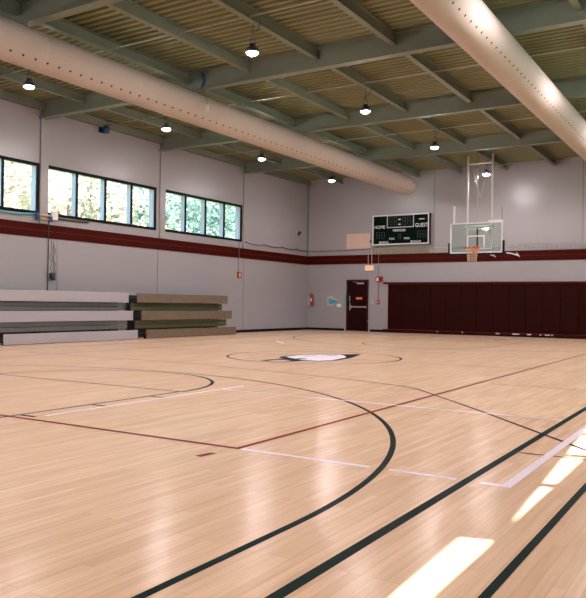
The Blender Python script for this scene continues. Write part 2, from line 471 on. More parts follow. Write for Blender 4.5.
# bird head emblem in the centre circle: dark outline, pale plumage
def decal(name, pts, m, parent):
    z = zc[0]; zc[0] += .0002
    mb = MB().poly([(x, y, z) for x, y in pts]); o = mb.build(name, m, parent, fix=False)
    if o.data.polygons[0].normal.z < 0: o.data.flip_normals()
    o['kind'] = 'structure'
    return o
em = decal('eagle_emblem', [(.02, -2.02), (-.02, -1.62), (.08, -1.25), (-.10, -1.15), (-.26, -.86), (-.30, -.10), (.0, .38), (.40, .72), (.68, 1.02), (.86, .45), (1.00, -.02), (1.16, -1.00), (.98, -1.45), (.66, -1.52), (.62, -1.80), (.36, -2.02)], M['l_navy'], FLOOR)
decal('pale_plumage', [(.05, -1.0), (-.15, -.80), (-.20, -.12), (.05, .28), (.42, .55), (.72, .2), (.90, -.15), (1.05, -1.0), (.90, -1.34), (.55, -1.30)], M['l_white'], FLOOR)
decal('beak', [(.14, -1.95), (.12, -1.66), (.30, -1.52), (.48, -1.62), (.46, -1.86), (.30, -1.97)], M['beak'], FLOOR)
decal('eye_patch', [(.30, -1.18), (.26, -.98), (.42, -.92), (.50, -1.12)], M['l_navy'], FLOOR)
decal('feather_mark', [(-.02, -.50), (.02, -.30), (.20, -.10), (.22, -.2), (.06, -.42)], M['l_navy'], FLOOR)
decal('feather_mark', [(.22, .02), (.26, .2), (.44, .36), (.46, .26), (.30, .1)], M['l_navy'], FLOOR)

# ---------------------------------------------------------------- air ducts
def duct(xc, y0, y1, label, capped, z=5.60, r=.35):
    t = thing('air_duct', label, 'duct', (xc, (y0+y1)/2, z))
    pts = []; rr = []
    n = 40
    for i in range(n+1):
        y = y0+(y1-y0)*i/n
        pts.append((xc, y, z)); rr.append(r)
    if capped:
        for dy, f in ((.07, .985), (.14, .93), (.19, .82), (.22, .62), (.235, .3)): pts.append((xc, y1+dy, z)); rr.append(r*f)
    sl_ = MB().tube(pts, rr, 40).build('duct_sleeve', M['duct'], t)
    h = MB(); y = y0+.2
    while y < y1-.15:
        for a in (45, -45):
            c = Vector((math.sin(R(a)), 0, -math.cos(R(a)))); tn = Vector((0, 1, 0)); b = c.cross(tn)
            o = Vector((xc, y, z))+c*(r+.002)
            h.poly([o+(tn*math.cos(q*PI/4)+b*math.sin(q*PI/4))*.024 for q in range(8)])
        y += .26
    h.build('air_holes', M['hole'], sl_)
    y = y0+1.4
    while y < y1-.5:
        MB().tube([(xc, y-.012, z), (xc, y+.012, z)], r+.004, 40, caps=False).build('seam_ring', M['seam'], sl_); y += 2.35
    for g in GIRD:
        if y0 < g < y1: MB().box((xc-.02, g-.02, z+r-.02), (xc+.02, g+.02, 6.0)).build('hanger', M['zinc'], t)
    return t
duct(-2.97, -13.4, 11.98, 'long pale air duct with rounded end hanging above the windows and scoreboard', True)
duct(4.20, -13.4, 13.4, 'large pale air duct crossing overhead on the hoop side, away from the windows', True)

# ---------------------------------------------------------------- lamps
def lamp(x, y, z, label, group):
    t = thing('high_bay_lamp', label, 'lamp', (x, y, z), group)
    MB().lathe([(.02, .15), (.055, .142), (.065, .075), (.11, .062), (.121, .045), (.123, -.018), (.117, -.022)], (x, y, z), 24).build('housing', M['lampbody'], t)
    MB().lathe([(.0005, -.072), (.045, -.066), (.08, -.05), (.102, -.026), (.108, .0), (.09, .02)], (x, y, z), 24).build('lens', M['lens'], t)
    MB().tube([(x-.07, y, z+.06), (x-.05, y, z+.22), (x, y, z+.30)], .008, 6).tube([(x+.07, y, z+.06), (x+.05, y, z+.22), (x, y, z+.30)], .008, 6).build('bracket', M['lampbody'], t)
    MB().tube([(x, y, z+.29), (x, y, 6.205)], .006, 6).tube([(x, y, z+.32), (x+.04, y+.1, z+.4), (x+.1, y+.12, 6.25)], .006, 6).build('cord', M['cable'], t)
    return t
LZ = 5.66
ORD = ['nearest the camera', 'second from the camera', 'third from the camera', 'closest to the far wall']
first = None
G1, G2 = 'lamps in the row above the windows', 'lamps in the middle row'
for i, y in enumerate((-3.44, .90, 5.36, 9.93)):
    lab = ['lit lamp above the first window, before the first wall column', 'lit lamp above the second window', 'lit lamp above the third window, after the second wall column', 'lit lamp beyond the last window, under the duct near the corner'][i]
    if first is None: first = lamp(-5.03, y, LZ, lab, G1); y00 = y
    else: copy_thing(first, (0, y-y00, 0), lab, G1)
for i, y in enumerate((-2.84, 1.80, 6.30, 11.2)):
    lab = ['biggest lit lamp, high between the two ducts', 'lit lamp hanging above the left half of the scoreboard', 'lit lamp hanging between scoreboard and hoop masts', 'lit lamp hanging between the white hoop masts'][i]
    copy_thing(first, (.32+5.03, y-y00, 0), lab, G2)
# the rest of the hall's lamps, outside the frame
for x, ys in ((5.45, (-12, -7.4, -2.8, 1.8, 6.4, 11.2)), (.32, (-12, -7.4)), (-5.03, (-12, -7.8))):
    for y in ys:
        copy_thing(first, (x+5.03, y-y00, 0), 'lit high bay lamp over the part of the hall out of view', 'lamps out of view')

# ---------------------------------------------------------------- bleachers
def bleacher(y0, y1, label, plank, foot):
    t = thing('bleacher', label, 'bleacher', (-7.6, (y0+y1)/2, 0))
    for xf, z0, z1 in ((-7.60, 1.075, 1.36), (-7.41, .555, .835), (-7.21, .012, .275)):
        MB().box((xf-.045, y0, z0), (xf, y1, z1)).build('seat_plank', plank, t, bevel=.008)
    for xf, z0, z1 in ((-7.82, .84, 1.06), (-7.62, .30, .535)):
        zm = (z0+z1)/2
        MB().box((xf-.04, y0-.05, z0), (xf, y1-.03, zm-.006)).box((xf-.04, y0-.05, zm+.006), (xf, y1-.03, z1)).build('footboard', foot, t, bevel=.006)
    for yy in (y0+.10, y0+1.55, y1-1.0, y1-.55):
        mb = MB()
        mb.box((-8.05, yy-.02, .0), (-7.99, yy+.02, 1.30)); mb.box((-7.84, yy-.02, .0), (-7.80, yy+.02, 1.30) if False else (-7.80, yy+.02, .80))
        mb.box((-8.05, yy-.02, 1.14), (-7.646, yy+.02, 1.19)); mb.box((-8.05, yy-.02, .66), (-7.456, yy+.02, .71))
        mb.box((-8.05, yy-.02, .10), (-7.256, yy+.02, .15))
        sf = mb.build('support_frame', M['darksteel'], t)
        MB().box((-7.40, yy-.035, .0), (-7.30, yy+.035, .10)).build('caster', M['black'], sf)
    MB().box((-8.06, y0, .02), (-8.03, y1, 1.30)).build('back_panel', M['darksteel'], t)
    return t
bleacher(-2.32, 2.25, 'pale grey folded bleacher stacked against the left wall beneath the dangling cords', M['bleach_white'], M['bleach_grey'])
bleacher(2.62, 7.13, 'brown and olive folded bleacher stacked against the wall beside the pale one', M['bleach_wood'], M['bleach_olive'])

# ---------------------------------------------------------------- far wall: pads and rails
PW = .61; x = -4.41; ORDN = ['first', 'second', 'third', 'fourth', 'fifth', 'sixth', 'seventh', 'eighth', 'ninth', 'tenth', 'eleventh', 'twelfth', 'thirteenth', 'fourteenth', 'fifteenth']
pad0 = None
for i in range(15):
    lab = '%s tall maroon wall pad counted from the exit door side' % ORDN[i]
    if pad0 is None:
        pad0 = MB().box((-PW/2+.004, -.03, .14), (PW/2-.004, .02, 1.95)).build('wall_pad', M['pad'], bevel=.012)
        pad0.location = (x+PW/2, YF-.03, 0); tag(pad0, lab, 'wall pad', 'maroon wall pads along the far wall'); px0 = x+PW/2
    else:
        copy_thing(pad0, (PW*i, 0, 0), lab, 'maroon wall pads along the far wall')
xe = x+PW*15
top = MB().box((x-.20, YF-.085, 1.955), (xe, YF-.0, 2.03)).build('wall_pad_rail', M['padrail'], bevel=.006)
tag(top, 'maroon capping rail running along the tops of the wall pads', 'rail')
bot = thing('wall_pad_rail', 'maroon bottom rail under the wall pads with torn pale tape scraps', 'rail', (x, YF-.05, .1))
MB().box((x-.20, YF-.10, .06), (xe, YF-.013, .135)).build('rail_board', M['padrail'], bot, bevel=.006)
mb = MB()
for xs, w in ((.0, .12), (.10, .05), (.62, .22), (.80, .08), (1.15, .16), (1.6, .06), (1.78, .18), (2.0, .07), (-1.3, .05), (-2.3, .04)):
    mb.prism([(xs, YF-.102, .085), (xs+w*.5, YF-.102, .075), (xs+w, YF-.102, .09), (xs+w*.9, YF-.102, .125), (xs+w*.4, YF-.102, .112), (xs+.01, YF-.102, .13)], (0, -.003, 0))
mb.build('tape_scraps', M['print'], bot)

# door
d = struct_empty('door_1', (-5.80, YF, 0))
dx0, dx1, dz = -6.31, -5.30, 2.14
MB().box((dx0, YF-.05, 0), (dx0+.055, YF, dz)).box((dx1-.055, YF-.05, 0), (dx1, YF, dz)).box((dx0, YF-.05, dz-.05), (dx1, YF, dz)).build('door_frame', M['doorframe'], d, bevel=.004)
leaf = MB().box((dx0+.058, YF-.03, .012), (dx1-.058, YF-.004, dz-.053)).build('door_leaf', M['door'], d)
MB().box((dx0+.04, YF-.055, 0), (dx1-.04, YF-.001, .011)).build('threshold', M['zinc'], d)
pb = MB().box((-6.10, YF-.085, .985), (-5.40, YF-.06, 1.045)).box((-6.12, YF-.085, .95), (-6.04, YF-.03, 1.08)).box((-5.42, YF-.08, .97), (-5.37, YF-.03, 1.06)).build('push_bar', M['chrome'], leaf, bevel=.005)
MB().box((-6.155, YF-.05, .86), (-6.115, YF-.03, 1.20)).tube([(-6.135, YF-.05, 1.0), (-6.135, YF-.09, 1.0), (-6.19, YF-.095, 1.0)], .012, 8).build('lock_case', M['chrome'], leaf)
MB().box((-6.18, YF-.042, 1.25), (-6.13, YF-.03, 1.47)).build('lock_plate', mat('steel_plate', (.30, .25, .25), .4, metal=.5), leaf)
MB().box((-5.80, YF-.09, 1.955), (-5.50, YF-.03, 2.02)).tube([(-5.78, YF-.08, 2.03), (-5.95, YF-.12, 2.045), (-6.0, YF-.05, 2.06)], .009, 6).build('door_closer', M['zinc'], leaf, bevel=.005)
MB().box((-5.86, YF-.034, 1.325), (-5.58, YF-.03, 1.415)).build('door_sign', M['orange_sign'], leaf)

# exit sign
t = thing('exit_sign', 'glowing orange exit sign on the wall above the maroon door', 'sign', (-5.32, YF, 2.66))
MB().box((-5.45, YF-.07, 2.51), (-5.07, YF, 2.73)).build('sign_case', M['white'], t, bevel=.008)
lf = MB().box((-5.43, YF-.074, 2.53), (-5.09, YF-.070, 2.71)).build('lit_face', M['exit'], t)
text('lettering', 'EXIT', .14, (-5.26, YF-.076, 2.62), M['exitred'], lf, width=.22, height=.10)
MB().tube([(-5.16, YF-.02, 2.73), (-5.16, YF-.04, 3.0), (-5.16, YF-.04, 3.45)], .014, 8).tube([(-5.32, YF-.02, 2.73), (-5.32, YF-.04, 3.0), (-5.32, YF-.04, 3.45)], .014, 8).build('conduit', M['peach'], t)
MB().tube([(-5.33, YF-.015, 2.51), (-5.33, YF-.015, .5)], .008, 6).build('lower_conduit', M['zinc'], t)
# fire alarm horn and call point
t = thing('fire_alarm_horn', 'red fire alarm horn on the far wall between door and pads', 'fire alarm', (-4.86, YF, 2.2))
MB().box((-4.96, YF-.07, 2.04), (-4.66, YF, 2.27)).build('horn_case', M['red'], t, bevel=.008)
MB().box((-4.92, YF-.076, 2.08), (-4.83, YF-.07, 2.22)).build('strobe_window', M['label'], t)
MB().lathe([(.055, 0), (.05, -.006), (.03, -.008)], (-4.74, YF-.07, 2.15), 16, 'Y').build('grille', mat('grille_dark_red', (.12, .01, .01), .5), t)
MB().tube([(-4.85, YF-.012, 2.27), (-4.85, YF-.012, 2.8), (-4.85, YF-.04, 2.82), (-4.85, YF-.04, 3.16)], .010, 6).build('conduit', M['steel'], t)
t = thing('fire_call_point', 'small red fire call point on the wall below the alarm horn', 'fire alarm', (-4.86, YF, 1.2))
MB().box((-4.92, YF-.05, 1.13), (-4.79, YF, 1.29)).build('call_case', M['red'], t, bevel=.006)
MB().box((-4.90, YF-.058, 1.20), (-4.81, YF-.05, 1.225)).build('pull_bar', M['label'], t)
MB().tube([(-4.85, YF-.012, 1.29), (-4.85, YF-.012, 2.04)], .010, 6).build('conduit', M['red'], t)
t = thing('light_switch', 'pale switch plate on the wall just past the door', 'switch', (-5.13, YF, 1.25))
MB().box((-5.17, YF-.008, 1.15), (-5.09, YF, 1.37)).build('plate', M['zinc'], t, bevel=.002)
MB().box((-5.14, YF-.022, 1.20), (-5.12, YF-.008, 1.23)).box((-5.14, YF-.022, 1.29), (-5.12, YF-.008, 1.32)).build('toggle', M['black'], t)
t = thing('wall_outlet', 'small outlet box low on the wall beside the door', 'outlet', (-5.33, YF, .45))
MB().box((-5.37, YF-.03, .38), (-5.29, YF, .49)).build('box', M['zinc'], t, bevel=.003)
MB().box((-5.345, YF-.033, .41), (-5.315, YF-.03, .46)).build('socket', M['black'], t)
# posters
t = thing('poster', 'small cyan poster with tan picture on the wall left of the door', 'poster', (-6.9, YF, 1.3))
MB().box((-7.24, YF-.006, 1.05), (-6.93, YF, 1.43)).build('sheet', mat('poster_sheet', (.42, .44, .46), .6), t)
MB().prism([(-7.16, YF-.006, 1.11), (-6.93, YF-.006, 1.13), (-6.72, YF-.006, 1.20), (-6.74, YF-.006, 1.24), (-6.94, YF-.006, 1.31), (-7.17, YF-.006, 1.37)], (0, -.003, 0)).build('cyan_area', M['cyan'], t)
MB().box((-7.16, YF-.009, 1.36), (-7.02, YF-.006, 1.45)).prism([(-6.93, YF-.007, 1.33), (-6.78, YF-.007, 1.26), (-6.76, YF-.007, 1.30), (-6.92, YF-.007, 1.38)], (0, -.003, 0)).build('tan_picture', M['tan'], t)
n = MB().box((-6.78, YF-.005, 1.0), (-6.58, YF, 1.12)).build('paper_note', M['label']); tag(n, 'small white paper note below the corner of the cyan poster', 'paper')
n = MB().box((-6.43, YF-.006, 1.08), (-6.335, YF, 1.52)).build('tape_strip', M['teal']); tag(n, 'teal strip of tape on the wall along the door frame', 'tape')
# extinguisher
ex, ey = -7.93, YF-.10
t = thing('fire_extinguisher', 'red fire extinguisher hanging on the far wall near the corner', 'fire extinguisher', (ex, ey, 1.05))
MB().lathe([(.07, 1.02), (.082, 1.04), (.082, 1.42), (.06, 1.49), (.025, 1.52)], (ex, ey, 0), 20).build('cylinder_body', M['extred'], t)
MB().lathe([(.022, 1.52), (.03, 1.535), (.03, 1.575), (.02, 1.59)], (ex, ey, 0), 12).box((ex-.10, ey-.015, 1.585), (ex+.03, ey+.015, 1.60)).box((ex-.10, ey-.012, 1.625), (ex+.02, ey+.012, 1.637)).build('valve_handle', M['brass'], t)
MB().tube([(ex-.03, ey, 1.56), (ex-.09, ey-.01, 1.52), (ex-.105, ey-.01, 1.38), (ex-.10, ey-.01, 1.20)], .013, 8).build('hose', M['black'], t)
MB().box((ex-.05, ey-.086, 1.22), (ex+.03, ey-.076, 1.36)).build('label_plate', M['label'], t)
MB().box((ex-.03, ey+.07, 1.1), (ex+.03, YF, 1.5)).build('wall_bracket', M['darksteel'], t)
n = MB().box((-8.245+.03, YF-.006, 1.05), (-8.08, YF, 1.45)).build('pale_oblong', mat('pale_oblong_paint', (.50, .50, .49), .5)); tag(n, 'pale upright oblong on the wall in the corner left of the extinguisher', 'oblong')  # thin pale upright oblong against the wall

# peach panel, louver, scoreboard
n = MB().box((-6.35, YF-.012, 3.43), (-5.25, YF, 4.06)).build('wall_panel', M['peach']); tag(n, 'blank peach coloured panel on the far wall beside the scoreboard', 'panel')
t = thing('speaker_plug', 'small dark plug with a cord between peach panel and scoreboard', 'plug', (-5.23, YF, 3.6))
MB().box((-5.255, YF-.04, 3.66), (-5.20, YF, 3.76)).build('plug_body', M['cable'], t)
MB().tube([(-5.225, YF-.03, 3.76), (-5.21, YF-.03, 3.95), (-5.19, YF-.03, 4.1)], .008, 6).build('plug_cord', M['cable'], t)
mb = MB(); x = -5.1
while x < -2.75:
    mb.box((x, YF-.05, 3.19), (x+.055, YF-.0, 3.43)); x += .085
t = thing('vent_grille', 'olive ribbed grille on the far wall under the scoreboard', 'grille', (-3.9, YF, 3.3))
mb.build('ribs', M['louver'], t)
MB().box((-5.12, YF-.055, 3.175), (-2.70, YF, 3.19)).box((-5.12, YF-.055, 3.43), (-2.70, YF, 3.445)).build('grille_frame', M['louver'], t)

sx0, sx1, sz0, sz1 = -5.06, -2.63, 3.53, 4.74
t = thing('scoreboard', 'black basketball scoreboard with white lettering on the far wall', 'scoreboard', ((sx0+sx1)/2, YF, sz0))
yf = YF-.20
MB().box((sx0, yf, sz0), (sx1, YF, sz1)).build('case', M['boardside'], t, bevel=.005)
def SX(u): return sx0+(sx1-sx0)*u
def SZ(v): return sz1-(sz1-sz0)*v
face = MB().box((SX(.01), yf-.004, SZ(.985)), (SX(.99), yf, SZ(.015))).build('face', M['board'], t)
bw = .035; y1_ = yf-.012
fr = MB()
def frame_rect(mb, u0, v0, u1, v1, w):
    a, b, c, e = SX(u0), SX(u1), SZ(v1), SZ(v0)
    mb.box((a, y1_, c), (b, yf-.003, c+w)); mb.box((a, y1_, e-w), (b, yf-.003, e)); mb.box((a, y1_, c+w), (a+w, yf-.003, e-w)); mb.box((b-w, y1_, c+w), (b, yf-.003, e-w))
frame_rect(fr, 0, 0, 1, 1, .045); fr.build('border_strip', M['white'], t)
fr = MB(); frame_rect(fr, .262, .02, .74, .44, .035); fr.build('clock_border', mat('grey_border', (.40, .40, .41), .4), t)
def sb_text(nm, body, u, v, w, h): text(nm, body, .2, (SX(u), yf-.007, SZ(v)), M['print'], face, width=w, height=h)
sb_text('home_lettering', 'HOME', .135, .40, .46, .125)
sb_text('guest_lettering', 'GUEST', .875, .385, .54, .15)
sb_text('period_lettering', 'PERIOD', .485, .53, .53, .085)
sb_text('bonus_lettering', 'BONUS', .21, .915, .40, .085)
sb_text('bonus_lettering', 'BONUS', .775, .915, .42, .08)
sb_text('foul_lettering', 'POSS', .355, .80, .22, .07)
sb_text('foul_lettering', 'POSS', .62, .80, .22, .07)
MB().box((SX(.47), yf-.01, SZ(.185)), (SX(.505), yf-.004, SZ(.155))).box((SX(.47), yf-.01, SZ(.345)), (SX(.505), yf-.004, SZ(.315))).build('clock_colon', M['print'], face)
MB().box((SX(.825), yf-.008, SZ(.20)), (SX(.92), yf-.004, SZ(.175))).build('name_plate', M['label'], t)
def seven(mb, u, v, w, h):
    a, b = SX(u), SX(u)+w; c, e = SZ(v), SZ(v)-h; s_ = .018
    for (x0, z0, x1, z1) in ((a, c-s_, b, c), (a, e, b, e+s_), (a, (c+e)/2-s_/2, b, (c+e)/2+s_/2), (a, e, a+s_, c), (b-s_, e, b, c)):
        mb.box((x0, yf-.007, z0), (x1, yf-.003, z1))
def seven_digit(*a):
    m_ = MB(); seven(m_, *a); m_.build('unlit_digit', M['dim'], face)
for u in (.30, .385, .54, .625): seven_digit(u, .10, .14, .30)
for u in (.07, .16): seven_digit(u, .57, .15, .26)
for u in (.80, .89): seven_digit(u, .57, .15, .26)
for u in (.47,): seven_digit(u, .64, .11, .20)

# cable along the walls, wire tray to the right of the hoop
def sag(p0, p1, n, amp):
    p0, p1 = Vector(p0), Vector(p1); out = []
    for i in range(n+1):
        f = i/n; q = p0.lerp(p1, f); q.z -= amp*math.sin(PI*f); out.append(q)
    return out
pts = []
for a, b in ((8.95, 10.2), (10.2, 11.5), (11.5, 12.7), (12.7, 13.62)):
    pts += sag((XL+.07, a, 3.42), (XL+.07, b, 3.40), 8, .05)
t = tag(MB().tube(pts, .016, 6).build('wall_cable', M['cable']), 'dark cable sagging along the window wall from last window to corner', 'cable')
pts = sag((XL+.07, YF-.05, 3.37), (-5.15, YF-.05, 3.40), 10, .02)
t = tag(MB().tube(pts, .012, 6).build('wall_cable', mat('brown_cable', (.10, .05, .035), .5)), 'thin brown cable on the far wall from corner to scoreboard', 'cable')
pts = sag((-2.70, YF-.05, 3.38), (.75, YF-.05, 3.36), 10, .02)
t = tag(MB().tube(pts, .012, 6).build('wall_cable', M['zinc']), 'thin grey cable on the far wall behind the backboard', 'cable')
t = thing('wire_tray', 'shallow wire mesh tray on the far wall above the pads at the right', 'tray', (2.5, YF, 3.3))
mb = MB()
for z in (3.22, 3.30, 3.40): mb.tube([(.75, YF-.12, z), (5.6, YF-.12, z)], .006, 5)
x = .8
while x < 5.6: mb.tube([(x, YF-.003, 3.21), (x, YF-.12, 3.21), (x, YF-.12, 3.41)], .005, 5); x += .16
mb.build('wire_grid', M['zinc'], t)
for xa, xb, lab in ((-.47, -.05, 'pale bent bracket on the maroon band directly under the rim'), (.36, .84, 'pale bent bracket on the maroon band right of the backboard corner')):
    o = MB().tube([(xa, YF-.03, 3.10), (xa+.1, YF-.09, 3.09), ((xa+xb)/2, YF-.10, 3.06), (xb-.03, YF-.10, 2.99), (xb, YF-.06, 2.95)], .022, 8).tube([(xb-.12, YF-.03, 3.09), (xb-.03, YF-.10, 3.02)], .016, 6).build('wall_bracket', M['white'])
    tag(o, lab, 'bracket')
# small camera by the corner on the window wall
t = thing('security_camera', 'tiny dark camera on the window wall close to the corner', 'camera', (XL, 12.9, 4.1))
MB().box((XL, 12.86, 4.0), (XL+.06, 12.94, 4.08)).lathe([(.05, 4.06), (.06, 4.10), (.05, 4.16), (.01, 4.18)], (XL+.08, 12.9, 0), 12).build('camera_body', M['cable'], t)
MB().tube([(XL+.012, 12.9, 4.0), (XL+.012, 12.9, 3.42)], .008, 6).build('camera_wire', M['zinc'], t)
# left wall alarm
t = thing('fire_alarm_strobe', 'orange red fire alarm on the window wall above the brown bleacher end', 'fire alarm', (XL, 8.65, 2.15))
MB().box((XL, 8.56, 2.04), (XL+.07, 8.76, 2.27)).build('alarm_case', mat('orange_red', (.36, .07, .02), .4), t, bevel=.008)
MB().box((XL+.07, 8.60, 2.09), (XL+.08, 8.66, 2.22)).build('alarm_strobe', M['label'], t)
MB().tube([(XL+.012, 8.61, 2.27), (XL+.012, 8.61, 2.78), (XL+.04, 8.61, 2.8), (XL+.04, 8.61, 3.41)], .010, 6).build('conduit', M['steel'], t)
# cords by the first column
t = thing('dangling_cords', 'tangle of dangling cords on the wall above the pale bleacher', 'cords', (XL, -.1, 1.9))
rnd = random.Random(3)
mb = MB().tube([(XL+.03, -.20, 3.35), (XL+.03, -.21, 1.38)], .013, 6)
mb.build('drop_cord', M['cable'], t)
mb = MB()
for j in range(3):
    pts = []; yb = -.10+.05*j; zz = 2.85-.12*j
    while zz > 1.75:
        pts.append((XL+.035, yb+rnd.uniform(-.05, .06), zz)); zz -= .10
    mb.tube(pts, .006, 6)
mb.build('loose_loops', M['cable'], t)
MB().box((XL+.01, -.13, 1.70), (XL+.09, .0, 1.86)).lathe([(.05, 1.66), (.06, 1.70), (.04, 1.76)], (XL+.08, -.06, 0), 10).build('plug_cluster', M['cable'], t)
MB().tube([(XL+.012, .12, 2.8), (XL+.012, .12, 1.4)], .006, 6).build('thin_wire', M['zinc'], t)
# junction of bright cords at the sill
t = thing('cord_bundle', 'bundle of blue and yellow cords on the sill at the first column', 'cords', (XL, -.4, 3.4))
MB().tube([(XL+.06, -2.2, 3.37), (XL+.06, -1.2, 3.36), (XL+.06, -.66, 3.42)], .022, 8).build('teal_cord', M['teal'], t)
MB().box((XL+.06, -.68, 3.24), (XL+.12, -.60, 3.46)).build('blue_clip', M['blue'], t); MB().box((XL+.06, -.24, 3.24), (XL+.12, -.15, 3.38)).build('blue_clip', M['blue'], t)
MB().tube([(XL+.09, -.62, 3.40), (XL+.09, -.4, 3.41), (XL+.09, -.18, 3.40)], .025, 8).build('pale_sleeve', M['tan'], t)
MB().tube([(XL+.09, -.56, 3.31), (XL+.09, -.4, 3.27), (XL+.09, -.24, 3.30)], .02, 8).build('yellow_cord', mat('olive_yellow', (.38, .33, .08), .5), t)
MB().box((XL+.05, -.16, 3.30), (XL+.11, .05, 3.52)).build('grey_box', M['white'], t, bevel=.01)
MB().tube([(XL+.05, .1, 3.36), (XL+.05, .6, 3.36), (XL+.05, 1.2, 3.37)], .02, 8).build('black_cord', M['cable'], t)
# blue fixture high on the wall
t = thing('wall_fixture', 'small blue and black rounded fixture high on the window wall under the purlins', 'fixture', (XL+.1, 1.35, 6.1))
MB().lathe([(.03, -.12), (.08, -.10), (.10, -.03), (.10, .04), (.07, .10), (.03, .12)], (XL+.16, 1.72, 6.15), 16).build('fixture_shell', M['blue'], t)
MB().box((XL, 1.58, 6.06), (XL+.10, 1.80, 6.22)).build('mount_block', M['black'], t)
# blue loop and tag under the second girder
t = thing('hanging_tag', 'blue cord loop with small white tag hanging from the roof steel beside the duct', 'tag', (-2.55, -.62, 6.2))
MB().tube([(-2.66, -.62, 6.36), (-2.58, -.62, 6.30), (-2.53, -.62, 6.18), (-2.57, -.62, 6.06), (-2.66, -.62, 5.99), (-2.60, -.62, 6.10), (-2.60, -.62, 6.22), (-2.66, -.62, 6.36)], .018, 8).build('cord_loop', M['bluecord'], t)
MB().tube([(-2.60, -.62, 6.0), (-2.52, -.62, 5.80), (-2.47, -.62, 5.60)], .006, 6).build('string', M['cable'], t)
MB().box((-2.52, -.63, 5.44), (-2.42, -.61, 5.60)).build('paper_tag', M['label'], t, bevel=.01)

# ---------------------------------------------------------------- basketball hoop
hx, hy = .24, 10.40
t = thing('basketball_hoop', 'glass backboard with orange rim hanging from the roof on white masts', 'basketball hoop', (hx, hy, 2.9))
w2, zb, zt = .895, 2.88, 3.91
bgl = MB().box((hx-w2+.03, hy-.008, zb+.03), (hx+w2-.03, hy+.008, zt-.03)).build('backboard_glass', M['bglass'], t)
MB().box((hx-w2, hy-.025, zb), (hx-w2+.045, hy+.025, zt)).box((hx+w2-.045, hy-.025, zb), (hx+w2, hy+.025, zt)).box((hx-w2, hy-.025, zt-.045), (hx+w2, hy+.025, zt)).box((hx-w2, hy-.025, zb), (hx+w2, hy+.025, zb+.045)).build('backboard_frame', M['white'], t, bevel=.005)
tg = MB()
for a, b in (((-.30, 3.03), (-.262, 3.47)), ((.262, 3.03), (.30, 3.47)), ((-.30, 3.432), (.30, 3.47)), ((-.30, 3.03), (.30, 3.06))):
    tg.box((hx+a[0], hy-.013, a[1]), (hx+b[0], hy-.009, b[1]))
tg.build('target_square', M['print'], bgl)
MB().box((hx-w2-.055, hy-.05, zb-.06), (hx-w2-.002, hy+.05, zb+.36)).box((hx-w2+.0, hy-.05, zb-.06), (hx+w2, hy+.05, zb-.004)).box((hx+w2+.002, hy-.05, zb-.06), (hx+w2+.055, hy+.05, zb+.40)).build('edge_padding', M['black'], t, bevel=.01)
# rim
rz, ry = 3.02, hy-.385
rim = MB()
pts = [(hx+.235*math.cos(a), ry+.235*math.sin(a), rz) for a in [2*PI*i/36 for i in range(37)]]
rim.tube(pts, .013, 8, caps=False)
rim.box((hx-.09, hy-.17, rz-.03), (hx+.09, hy-.026, rz+.02)); rim.box((hx-.10, hy-.045, rz-.16), (hx+.10, hy-.026, rz+.10))
for q in (-1, 1): rim.tube([(hx+q*.08, hy-.15, rz-.02), (hx+q*.17, ry+.16, rz-.005)], .012, 6)
rim_o = rim.build('rim', M['orange'], t)
net = MB(); nr = [.225, .19, .165, .15, .145, .15]; nz = [0, -.09, -.18, -.27, -.36, -.44]; K = 12
for k in range(K):
    for s_ in (1, -1):
        net.tube([(hx+nr[j]*math.cos(2*PI*(k+s_*j*.5)/K), ry+nr[j]*math.sin(2*PI*(k+s_*j*.5)/K), rz-.012+nz[j]) for j in range(6)], .007, 5)
net.build('net', M['net'], rim_o)
# masts and bracing
yb_ = hy+.14
for q in (-.34, .50):
    MB().tube([(hx+q, yb_, 3.05), (hx+q, yb_, 6.2)], .032, 10).build('mast', M['white'], t)
MB().tube([(hx-.34, yb_, 5.90), (hx+.50, yb_, 5.90)], .025, 8).tube([(hx-.34, yb_, 3.80), (hx+.50, yb_, 3.80)], .03, 8).tube([(hx-.34, yb_, 3.70), (hx+.50, yb_, 3.70)], .02, 8).tube([(hx-.34, yb_, 3.03), (hx+.50, yb_, 3.03)], .03, 8).build('cross_tubes', M['white'], t)
for q in (-.34, .50):
    MB().box((hx+q-.05, hy+.027, 3.76), (hx+q+.05, yb_, 3.84)).box((hx+q-.05, hy+.027, 2.98), (hx+q+.05, yb_, 3.08)).build('mount_block', M['zinc'], t)
MB().tube([(hx, yb_, 3.05), (hx, yb_, 3.72)], .028, 8).build('centre_stem', M['darksteel'], t)
MB().tube([(hx, yb_, 3.80), (hx, yb_, 6.2)], .010, 6).tube([(hx-.18, yb_, 5.70), (hx+.08, yb_, 4.75)], .010, 6).tube([(hx+.34, yb_, 5.70), (hx+.08, yb_, 4.75)], .010, 6).build('brace_cables', M['zinc'], t)
MB().tube([(hx-.34, yb_, 5.75), (hx-.34, 12.8, 6.25)], .018, 6).tube([(hx+.50, yb_, 5.75), (hx+.50, 12.8, 6.25)], .018, 6).build('back_stay', M['zinc'], t)
MB().box((hx-w2+.10, hy-.01, zt), (hx-w2+.16, hy+.03, zt+.58)).build('side_post', M['white'], t)
MB().box((hx+w2-.05, hy-.01, zt), (hx+w2-.02, hy+.03, zt+.50)).build('side_post', M['bleach_grey'], t)
MB().box((hx+.42, hy-.03, zt), (hx+w2, hy+.03, zt+.05)).build('top_pad', M['label'], t)

